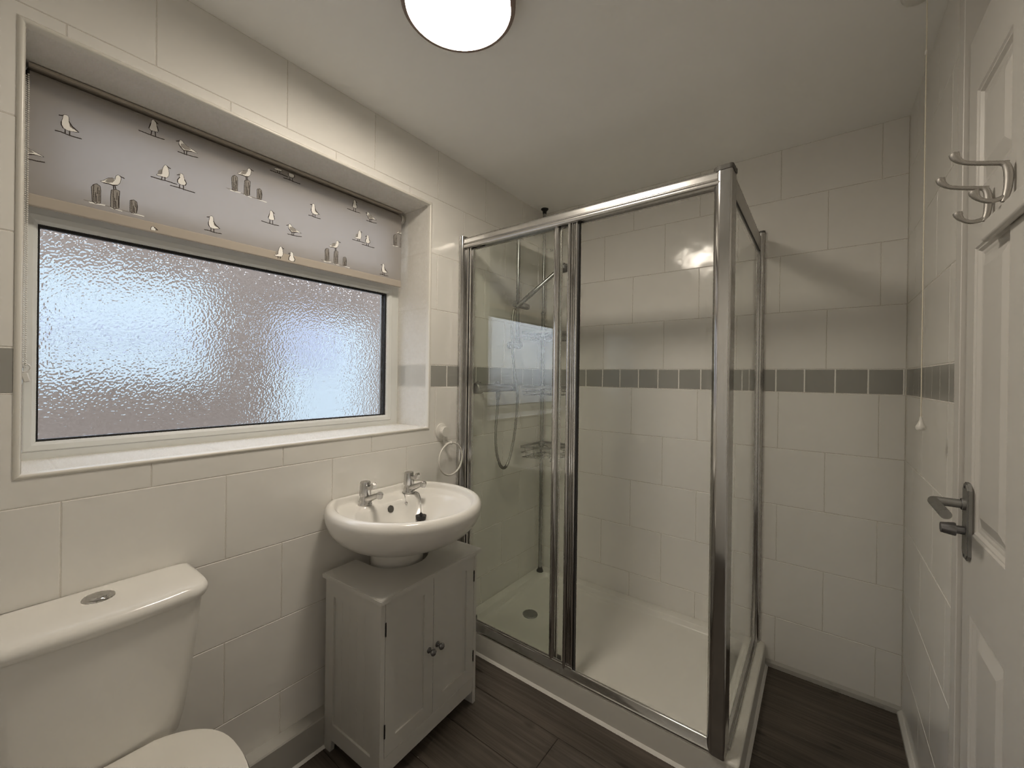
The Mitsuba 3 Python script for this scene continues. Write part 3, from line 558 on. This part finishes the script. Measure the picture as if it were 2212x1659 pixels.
# ------------------------------------------------------------------ cabinet under the basin
cb = thing('basin_cabinet', 'white two-door cupboard under the wash basin with a cut-out top', 'cabinet')
CA = 2.6; CO = (0.198, -1.2005)                   # turned a little about its middle
def cab(m): return moved(turned(m, CA, (0, 0, 1), (*CO, 0)), (-.010, -.006, 0))
X0, X1, Y0, Y1, ZTOP = .052, .343, -1.428, -.970, .602
top = sbox(X0 - .002, Y0 - .013, X1 + .014, Y1 + .013)
cut = unary_union([affinity.translate(affinity.scale(Point(0, 0).buffer(1, 48), .112, .116), .138, CY + .030), sbox(X0 - .05, CY + .030 - .116, .138, CY + .030 + .116)])
tpoly = top.difference(cut).simplify(.0004)
put(cb, 'top', cab(cat([prism(tpoly, 'z', ZTOP - .0145, ZTOP - .002), prism(tpoly.buffer(-.002, join_style=2), 'z', ZTOP - .0025, ZTOP)])), 'mat_cabinet')
def framed_side(y, out):
    """a side panel: two stiles and two rails round a boarded field, with feet"""
    st = sbox(X0, .0, X1, ZTOP - .0145).difference(sbox(X0 + .045, .098, X1 - .045, ZTOP - .073)).difference(Polygon([(X0 + .030, -.01), (X0 + .042, .045), (X1 - .052, .045), (X1 - .040, -.01)]))
    parts = [prism(st, 'y', y, y - out * .016)]
    w = (X1 - X0 - .09) / 5
    for i in range(5): parts.append(cbox(X0 + .045 + i * w + .0002, X0 + .045 + (i + 1) * w - .0002, min(y - out * .006, y - out * .013), max(y - out * .006, y - out * .013), .09, ZTOP - .07, .0005))
    return cat(parts)
put(cb, 'side_panel', cab(framed_side(Y0, -1)), 'mat_cabinet')
put(cb, 'side_panel', cab(framed_side(Y1, 1)), 'mat_cabinet')
put(cb, 'back_panel', cab(cbox(X0, X0 + .006, Y0 + .016, CY - .085, .06, ZTOP - .016, 0)), 'mat_cabinet')
put(cb, 'bottom_board', cab(prism(sbox(X0 + .008, Y0 + .016, X1 - .004, Y1 - .016).difference(cut.buffer(.012)), 'z', .092, .104)), 'mat_cabinet')
put(cb, 'plinth_rail', cab(cbox(X1 - .017, X1 - .001, Y0 + .0165, Y1 - .0165, .048, .104, .0015)), 'mat_cabinet')
ym = (Y0 + Y1) / 2 - .006
for a, b, hinge_y, knob_y in ((Y0 + .0175, ym - .001, Y0 + .0172, ym - .020), (ym + .001, Y1 - .0175, Y1 - .0172, ym + .020)):
    q = (a, b, .1065, ZTOP - .0185)
    fr_ = sbox(q[0], q[2], q[1], q[3]).difference(sbox(q[0] + .042, q[2] + .046, q[1] - .042, q[3] - .046))
    flds = [cbox(X1 - .010, X1 - .0055, q[0] + .04, q[1] - .04, q[2] + .04, q[3] - .04, 0)]
    dk = put(cb, 'door', cab(cat([prism(fr_, 'x', X1 - .016, X1)] + flds)), 'mat_cabinet')
    put(dk, 'knob', cab(lathe([(0, -.0005), (.0095, 0), (.0095, .002), (.0045, .004), (.004, .011), (.009, .016), (.0115, .021), (.0095, .026), (.004, .0285), (0, .029)], 20, 'x', (X1, knob_y, .338))), 'mat_dark_chrome', 40, label='small metal knob')
    for z in (.188, .500): put(dk, 'hinge', cab(cat([cbox(X1 - .004, X1 + .0015, hinge_y - .002, hinge_y + .002, z - .021, z + .021, .0004), tube([(X1 + .001, hinge_y, z - .021), (X1 + .001, hinge_y, z + .021)], .0024, 8)])), 'mat_dark_metal', label='dark hinge')

# ------------------------------------------------------------------ towel ring
tr = thing('towel_ring', 'white plastic towel ring on a suction cup beside the shower', 'towel ring')
ry, rz = -.862, 1.022
put(tr, 'suction_cup', lathe([(0, .0005), (.0375, .0005), (.038, .003), (.0365, .008), (.029, .011), (.026, .014), (0, .015)], 36, 'x', (0, ry, rz)), 'mat_plastic_white', 35)
put(tr, 'cap', lathe([(0, .014), (.0245, .014), (.0250, .018), (.0240, .031), (.0225, .033), (0, .0335)], 36, 'x', (0, ry, rz)), 'mat_plastic_white', 30)
put(tr, 'arm', cat([tube(spline([(.010, ry + .006, rz - .024), (.008, ry + .010, rz - .036), (.010, ry + .012, rz - .056), (.014, ry + .016, rz - .060), (.036, ry + .021, rz - .052)], 6), .0055, 12), moved(trimesh.creation.icosphere(2, .0085), (.040, ry + .025, rz - .052))]), 'mat_plastic_white', 50)
put(tr, 'ring', tube([(.040, ry + .025 + .074 * math.sin(a), rz - .126 + .074 * math.cos(a)) for a in np.linspace(0, 2 * np.pi, 65)[:-1]], .0042, 12, True), 'mat_plastic_white', True)

# ------------------------------------------------------------------ shower tray
st = thing('shower_tray', 'low white rectangular shower tray with a raised rim', 'shower tray')
TXR, TYF, TZ = 1.203, -.757, .100
def rr3(x0, x1, y0, y1, z, r, n=7):
    return np.array([[x, y, z] for x, y in list(rrect(x0, x1, y0, y1, r, n).exterior.coords)[:-1]])
o = .0015
tray = [rr3(o, TXR, TYF, -o, 0, .012), rr3(o, TXR, TYF, -o, TZ - .010, .012), rr3(o + .001, TXR - .003, TYF + .003, -o, TZ - .003, .012), rr3(o + .003, TXR - .010, TYF + .010, -o - .003, TZ, .012),
        rr3(.052, TXR - .062, TYF + .062, -.052, TZ, .05), rr3(.056, TXR - .066, TYF + .066, -.056, TZ - .002, .05), rr3(.064, TXR - .074, TYF + .074, -.064, TZ - .020, .055), rr3(.074, TXR - .084, TYF + .084, -.074, TZ - .030, .06), rr3(.10, TXR - .11, TYF + .11, -.10, TZ - .0335, .06), rr3(.30, TXR - .31, TYF + .31, -.30, TZ - .036, .06)]
put(st, 'basin', loft(tray), 'mat_tray', 40)
put(st, 'drain_cover', lathe([(0, .072), (.030, .0715), (.037, .070), (.0385, .0675), (.0385, .064), (0, .064)], 40, 'z', (.222, -.437, 0)), 'mat_drain', 30, label='round grey metal drain cover')
scene['mat_drain'] = two(metal((0.36, 0.37, 0.37), 0.2))
struct('trim_5', 'thin white sealant bead along the foot of the shower tray')
put('', 'trim_5', cat([prism(Polygon([(TYF, 0), (TYF - .009, 0), (TYF - .004, .006), (TYF, .010)]), 'x', .055, TXR), prism(Polygon([(TXR, 0), (TXR + .010, 0), (TXR + .004, .007), (TXR, .011)]), 'y', TYF - .009, -.010)]), 'mat_gloss_white')

# ------------------------------------------------------------------ shower enclosure
en = thing('shower_enclosure', 'chrome framed glass shower enclosure with a sliding door pushed open', 'shower enclosure')
YF, XS, ZR0, ZR1 = -.735, 1.160, 1.885, 1.936      # front plane, side plane, top rail
# wall channel on the window wall: half-round nose and a grooved inner stile
put(en, 'wall_channel', prism(Polygon([(.0025, YF + .020), (.0025, YF - .026)] + arc((.018, YF - .020), .0155, 205, 360, 12) + [(.034, YF + .020)]), 'z', TZ + .001, ZR1 + .008), 'mat_chrome', 30)
put(en, 'wall_stile', cat([prism(unary_union([sbox(.034, YF - .012, .052, YF + .016), sbox(.050, YF - .004, .060, YF + .012), sbox(.0585, YF - .011, .0665, YF + .016), sbox(.066, YF - .003, .074, YF + .010)]), 'z', TZ + .001, ZR0 + .002)]), 'mat_chrome')
put(en, 'stile_gasket', prism(sbox(.0495, YF - .006, .0590, YF - .0035), 'z', TZ + .02, ZR0), 'mat_black', label='dark seal')
# top rail: broad rounded face above, narrow rounded lip below
rail = [(YF + .024, ZR1), (YF - .012, ZR1)] + arc((YF - .014, ZR1 - .012), .012, 90, 180, 6) + [(YF - .026, ZR0 + .024), (YF - .022, ZR0 + .021)] + arc((YF - .019, ZR0 + .0105), .0105, 110, 262, 9) + [(YF - .012, ZR0), (YF - .012, ZR0 + .010), (YF + .012, ZR0 + .010), (YF + .012, ZR0), (YF + .024, ZR0)]
put(en, 'top_rail', prism(Polygon(rail).buffer(0), 'x', .0345, XS - .030), 'mat_alu', 35)
brl = [(YF + .026, TZ + .001), (YF - .024, TZ + .001), (YF - .024, TZ + .006), (YF - .021, TZ + .010), (YF - .0135, TZ + .030)] + arc((YF - .009, TZ + .030), .0045, 165, 20, 6) + [(YF + .002, TZ + .030), (YF + .004, TZ + .012), (YF + .026, TZ + .008)]
put(en, 'bottom_rail', prism(Polygon(brl).buffer(0), 'x', .0345, XS - .030), 'mat_chrome', 35)
# corner post: quarter-round nose towards the room
post = Polygon([(XS + .006, YF + .024), (XS - .034, YF + .024), (XS - .050, YF + .010), (XS - .052, YF - .004)] + arc((XS - .026, YF - .004), .026, 180, 262, 10) + arc((XS - .004, YF - .024), .0075, 270, 360, 5) + [(XS + .0045, YF + .010)])
post = affinity.translate(post.buffer(0), .001, 0)
put(en, 'corner_post', prism(post, 'z', TZ + .001, ZR1 - .006), 'mat_chrome', 30)
put(en, 'post_cap', prism(post.buffer(.0025), 'z', ZR1 - .006, ZR1 + .008), 'mat_grey_cap', 30, label='grey plastic cap')
# side panel
put(en, 'side_top_rail', cbox(XS - .014, XS + .0035, YF + .022, -.0195, ZR0 - .030, ZR1 - .010, .002), 'mat_alu')
put(en, 'side_seal', cbox(XS + .0005, XS + .0045, YF + .022, -.032, ZR0 - .0345, ZR0 - .0300, 0), 'mat_black', label='dark seal under the side rail')
put(en, 'side_bottom_rail', cat([cbox(XS - .010, XS + .012, YF + .022, -.0195, TZ + .001, TZ + .012, .002), cbox(XS - .006, XS + .0055, YF + .022, -.0195, TZ + .010, TZ + .034, .0015)]), 'mat_chrome')
put(en, 'side_wall_channel', prism(Polygon([(XS - .012, -.0025), (XS - .012, -.020)] + arc((XS + .006, -.018), .0125, 210, 360, 10) + [(XS + .0185, -.0025)]), 'z', TZ + .001, ZR1 + .002), 'mat_chrome', 30)
put(en, 'side_stile', cbox(XS - .005, XS + .0045, -.046, -.019, TZ + .03, ZR0 - .030, .001), 'mat_chrome')
put(en, 'channel_cap', prism(Polygon(arc((XS + .0075, -.012), .0125, 0, 360, 20)), 'z', ZR1 + .002, ZR1 + .012), 'mat_grey_cap', 30, label='grey plastic cap')
put(en, 'side_glass', trimesh.Trimesh([[XS, YF + .02, TZ + .02], [XS, -.03, TZ + .02], [XS, -.03, ZR0 - .02], [XS, YF + .02, ZR0 - .02]], [[0, 1, 2], [0, 2, 3]], process=False), 'mat_side_glass', label='clear side glass panel')
def sheet_y(y, x0, x1, z0, z1): return trimesh.Trimesh([[x0, y, z0], [x1, y, z0], [x1, y, z1], [x0, y, z1]], [[0, 1, 2], [0, 2, 3]], process=False)
# fixed pane behind, sliding door in front
fx = put(en, 'fixed_pane', sheet_y(YF + .008, .070, .5310, TZ + .02, ZR0 + .004), 'mat_shower_glass', label='clear fixed glass pane')
put(fx, 'edge_profile', prism(Polygon([(.5150, YF + .016), (.5150, YF + .002)] + arc((.5295, YF + .003), .0145, 190, 350, 12) + [(.5440, YF + .016)]), 'z', TZ + .016, ZR0 + .006), 'mat_chrome', 30)
put(fx, 'edge_profile', cbox(.5435, .5485, YF + .002, YF + .014, TZ + .016, ZR0 + .006, .0008), 'mat_alu')
import meshkit
mk = meshkit.text_mesh('33', 0.008, 0.0004); mk.vertices = np.stack([mk.vertices[:, 0] + .4895, YF + .0072 - mk.vertices[:, 2], mk.vertices[:, 1] + 1.797], 1)
put(fx, 'glass_mark', cat([mk, cbox(.505, .520, YF + .0068, YF + .0072, 1.800, 1.8012, 0)]), 'mat_black', label='tiny dark 33 mark on the glass')
sd = put(en, 'sliding_door', sheet_y(YF - .006, .078, .5860, TZ + .030, ZR0 + .004), 'mat_shower_glass', label='clear sliding glass door slid to the left')
stile = unary_union([Polygon(arc((.5905, YF - .008), .0075, 0, 360, 18)), sbox(.5860, YF - .006, .6260, YF + .006), sbox(.6025, YF - .011, .6065, YF), sbox(.6105, YF - .0085, .6145, YF), Polygon(arc((.6205, YF - .004), .006, 0, 360, 14))])
put(sd, 'leading_stile', prism(stile, 'z', TZ + .022, ZR0 + .006), 'mat_chrome', 30)
put(sd, 'magnetic_seal', prism(sbox(.6245, YF - .007, .6315, YF + .010), 'z', TZ + .022, ZR0 + .006), 'mat_black', label='dark magnetic seal')
put(sd, 'bottom_runner', cat([cbox(.074, .6260, YF - .0115, YF - .002, TZ + .024, TZ + .040, .002), cbox(.074, .6260, YF - .008, YF - .0045, TZ + .038, TZ + .046, .001)]), 'mat_alu')
for x in (.110, .5610): put(sd, 'roller', lathe([(0, -.006), (.011, -.006), (.011, .004), (0, .004)], 16, 'y', (x, YF - .002, ZR0 + .001)), 'mat_grey_cap', 30); put(sd, 'guide_block', cbox(x - .010, x + .010, YF + .001, YF + .006, TZ + .034, TZ + .058, .002), 'mat_grey_cap')

# ------------------------------------------------------------------ shower fittings
sv = thing('shower_valve', 'chrome thermostatic shower bar valve on the window wall inside the shower', 'shower valve')
vz, vx = 1.219, .070
put(sv, 'body', lathe([(0, -.668), (.0175, -.668), (.0195, -.664), (.0195, -.440), (.0180, -.438), (.0180, -.434), (.0195, -.432), (.0195, -.384), (.0165, -.378), (0, -.377)], 32, 'y', (vx, 0, vz)), 'mat_chrome_dull', 30)
put(sv, 'knob', lathe([(0, -.712), (.0235, -.712), (.0265, -.708), (.0265, -.672), (.0220, -.668), (0, -.668)], 36, 'y', (vx, 0, vz)), 'mat_chrome_dull', 30)
for y in (-.610, -.455): put(sv, 'wall_flange', lathe([(0, .0005), (.029, .0005), (.028, .006), (.018, .012), (.0135, .016), (.0135, .055), (0, .055)], 32, 'x', (0, y, vz + .004)), 'mat_chrome_dull', 30)
put(sv, 'hose_outlet', lathe([(0, -.062), (.0085, -.062), (.0095, -.058), (.0115, -.038), (.0115, -.020), (0, -.018)], 20, 'z', (vx, -.533, vz)), 'mat_chrome_dull', 30)
rs = thing('shower_riser_rail', 'vertical chrome riser rail above the shower valve', 'shower rail')
rx, ryl = .058, -.352
put(rs, 'rail', tube([(rx, ryl, 1.432), (rx, ryl, 2.085)], .0100, 20), 'mat_chrome_dull', 40)
for z in (1.452, 2.060): put(rs, 'wall_bracket', cat([lathe([(0, .0005), (.020, .0005), (.020, .008), (.0165, .012), (.0165, .056), (.0185, .060), (.0185, .078), (.0165, .082), (0, .083)], 28, 'x', (0, ryl, z)), lathe([(.0108, -.020), (.0150, -.018), (.0125, .020), (.0150, .040), (.0108, .042)], 20, 'z', (rx, ryl, z))]), 'mat_chrome_dull', 35)
put(rs, 'slider', cat([lathe([(0, -.398), (.0150, -.398), (.0170, -.394), (.0170, -.276), (.0150, -.270), (0, -.269)], 28, 'y', (rx + .010, 0, 1.672))]), 'mat_chrome_dull', 30)
hs = thing('hand_shower', 'chrome hand shower with a dark round head held on the riser rail', 'shower head')
h0, h1 = np.array([.075, -.388, 1.655]), np.array([.276, -.268, 1.862])
pts = [h0 + (h1 - h0) * t for t in np.linspace(0, 1, 10)]
put(hs, 'handle', tube(pts, [.0095, .0115, .0125, .0130, .0120, .0108, .0105, .0105, .0110, .0110], 20), 'mat_chrome_dull', 40)
hd = lathe([(0, .021), (.010, .021), (.014, .019), (.014, .010), (.034, .006), (.040, .000), (.0405, -.016), (.039, -.019), (0, -.019)], 36, 'z')
hd = turned(hd, -8, (0, 1, 0)); put(hs, 'head', moved(hd, h1 + [.012, .004, .004]), 'mat_head', 30, label='dark grey spray head')
scene['mat_head'] = two(metal((0.20, 0.20, 0.20), 0.25))
ho = thing('shower_hose', 'flexible metal shower hose looping down from the valve to the hand shower', 'hose')
path = spline([h0 - (h1 - h0) * .03, (.066, -.402, 1.630), (.066, -.413, 1.560), (.072, -.415, 1.420), (.086, -.412, 1.30), (.0985, -.405, 1.22), (.098, -.402, 1.12), (.086, -.405, .98), (.078, -.422, .88), (.075, -.452, .815), (.074, -.483, .800), (.073, -.515, .825), (.072, -.543, .90), (.070, -.548, 1.00), (.070, -.536, 1.10), (vx, -.533, vz - .060)], 26)
rad = .0068 + .0009 * np.cos(np.arange(len(path)) * math.pi)
scene['shower_hose'] = mikit.ply(tube(path, rad, 12), 'mat_hose', True)

# ------------------------------------------------------------------ corner caddy on a sprung pole
cd = thing('corner_caddy', 'chrome tension-pole corner caddy with three wire baskets in the shower', 'shower caddy')
pxx, pyy = .046, -.072
put(cd, 'pole', cat([tube([(pxx, pyy, TZ + .01), (pxx, pyy, 1.66)], .0112, 18), tube([(pxx, pyy, 1.66), (pxx, pyy, ZC - .03)], .0090, 18), lathe([(.0112, 1.652), (.0135, 1.654), (.0135, 1.668), (.009, 1.672)], 18, 'z', (pxx, pyy, 0))]), 'mat_chrome_dull', 40)
put(cd, 'foot', lathe([(0, TZ), (.020, TZ), (.021, TZ + .005), (.014, TZ + .018), (.0118, TZ + .028), (0, TZ + .028)], 24, 'z', (pxx, pyy, 0)), 'mat_black', 35, label='black rubber foot')
put(cd, 'top_foot', lathe([(0, ZC - .0005), (.0220, ZC - .0005), (.0220, ZC - .005), (.018, ZC - .009), (.0125, ZC - .012), (.0110, ZC - .032), (0, ZC - .032)], 24, 'z', (pxx, pyy, 0)), 'mat_black', 35, label='black rubber top foot')
def basket(z, depth):
    A, B = np.array([.016, -.252]), np.array([.232, -.020]); C = np.array([.016, -.020])
    def ringpts(zz, sh=0.0):
        out = []
        bow = [(1 - t) * A + t * B + np.array([.055, -.055]) * math.sin(math.pi * t) for t in np.linspace(0, 1, 15)]
        for p in [C] + bow: out.append([p[0] + sh * (.09 - p[0]), p[1] + sh * (-.09 - p[1]), zz])
        return np.array(out)
    R = ringpts(z); wires = []
    band = loft([np.array(R) + [0, 0, -.007], np.array(R) + [0, 0, .007]], False, False)
    low = ringpts(z - depth, .08)
    for zz, s in ((z - depth, .08), (z - depth * .55, .04)): wires.append(tube(np.vstack([ringpts(zz, s)]), .0018, 6, True))
    for i in range(0, len(R), 2): wires.append(tube([R[i], low[i], low[i] * .35 + np.array([.09, -.09, z - depth]) * .65], .0013, 6))
    for t in np.linspace(.12, .88, 7):
        a = C + (A - C) * t; wires.append(tube([[a[0] + .004, a[1], z - depth], [.016 + (.216) * (1 - t) * .97, a[1], z - depth]], .0013, 6))
    collar = lathe([(.0115, z - .016), (.017, z - .014), (.017, z + .010), (.0115, z + .012)], 20, 'z', (pxx, pyy, 0))
    arms = [tube([[pxx, pyy, z], [p[0], p[1], z]], .003, 8) for p in (C, (A + B) / 2 + [.04, -.04])]
    bk = put(cd, 'basket', cat([band, collar] + arms), 'mat_brushed', 40)
    put(bk, 'wire', cat(wires), 'mat_brushed', True)
for z, d in ((1.535, .040), (1.220, .045), (.876, .060)): basket(z, d)
ck = thing('plastic_clip', 'small dark wire clip hanging from the lowest shower basket', 'clip')
q4 = np.array([[.165, -.128, .838], [.185, -.110, .826], [.176, -.122, .778], [.150, -.145, .790]])
scene[ck] = mikit.ply(cat([tube(np.vstack([q4]), .0022, 6, True), tube([q4[0], q4[2]], .0018, 6), tube([q4[1], q4[3]], .0018, 6)]), 'mat_dark_metal', True)
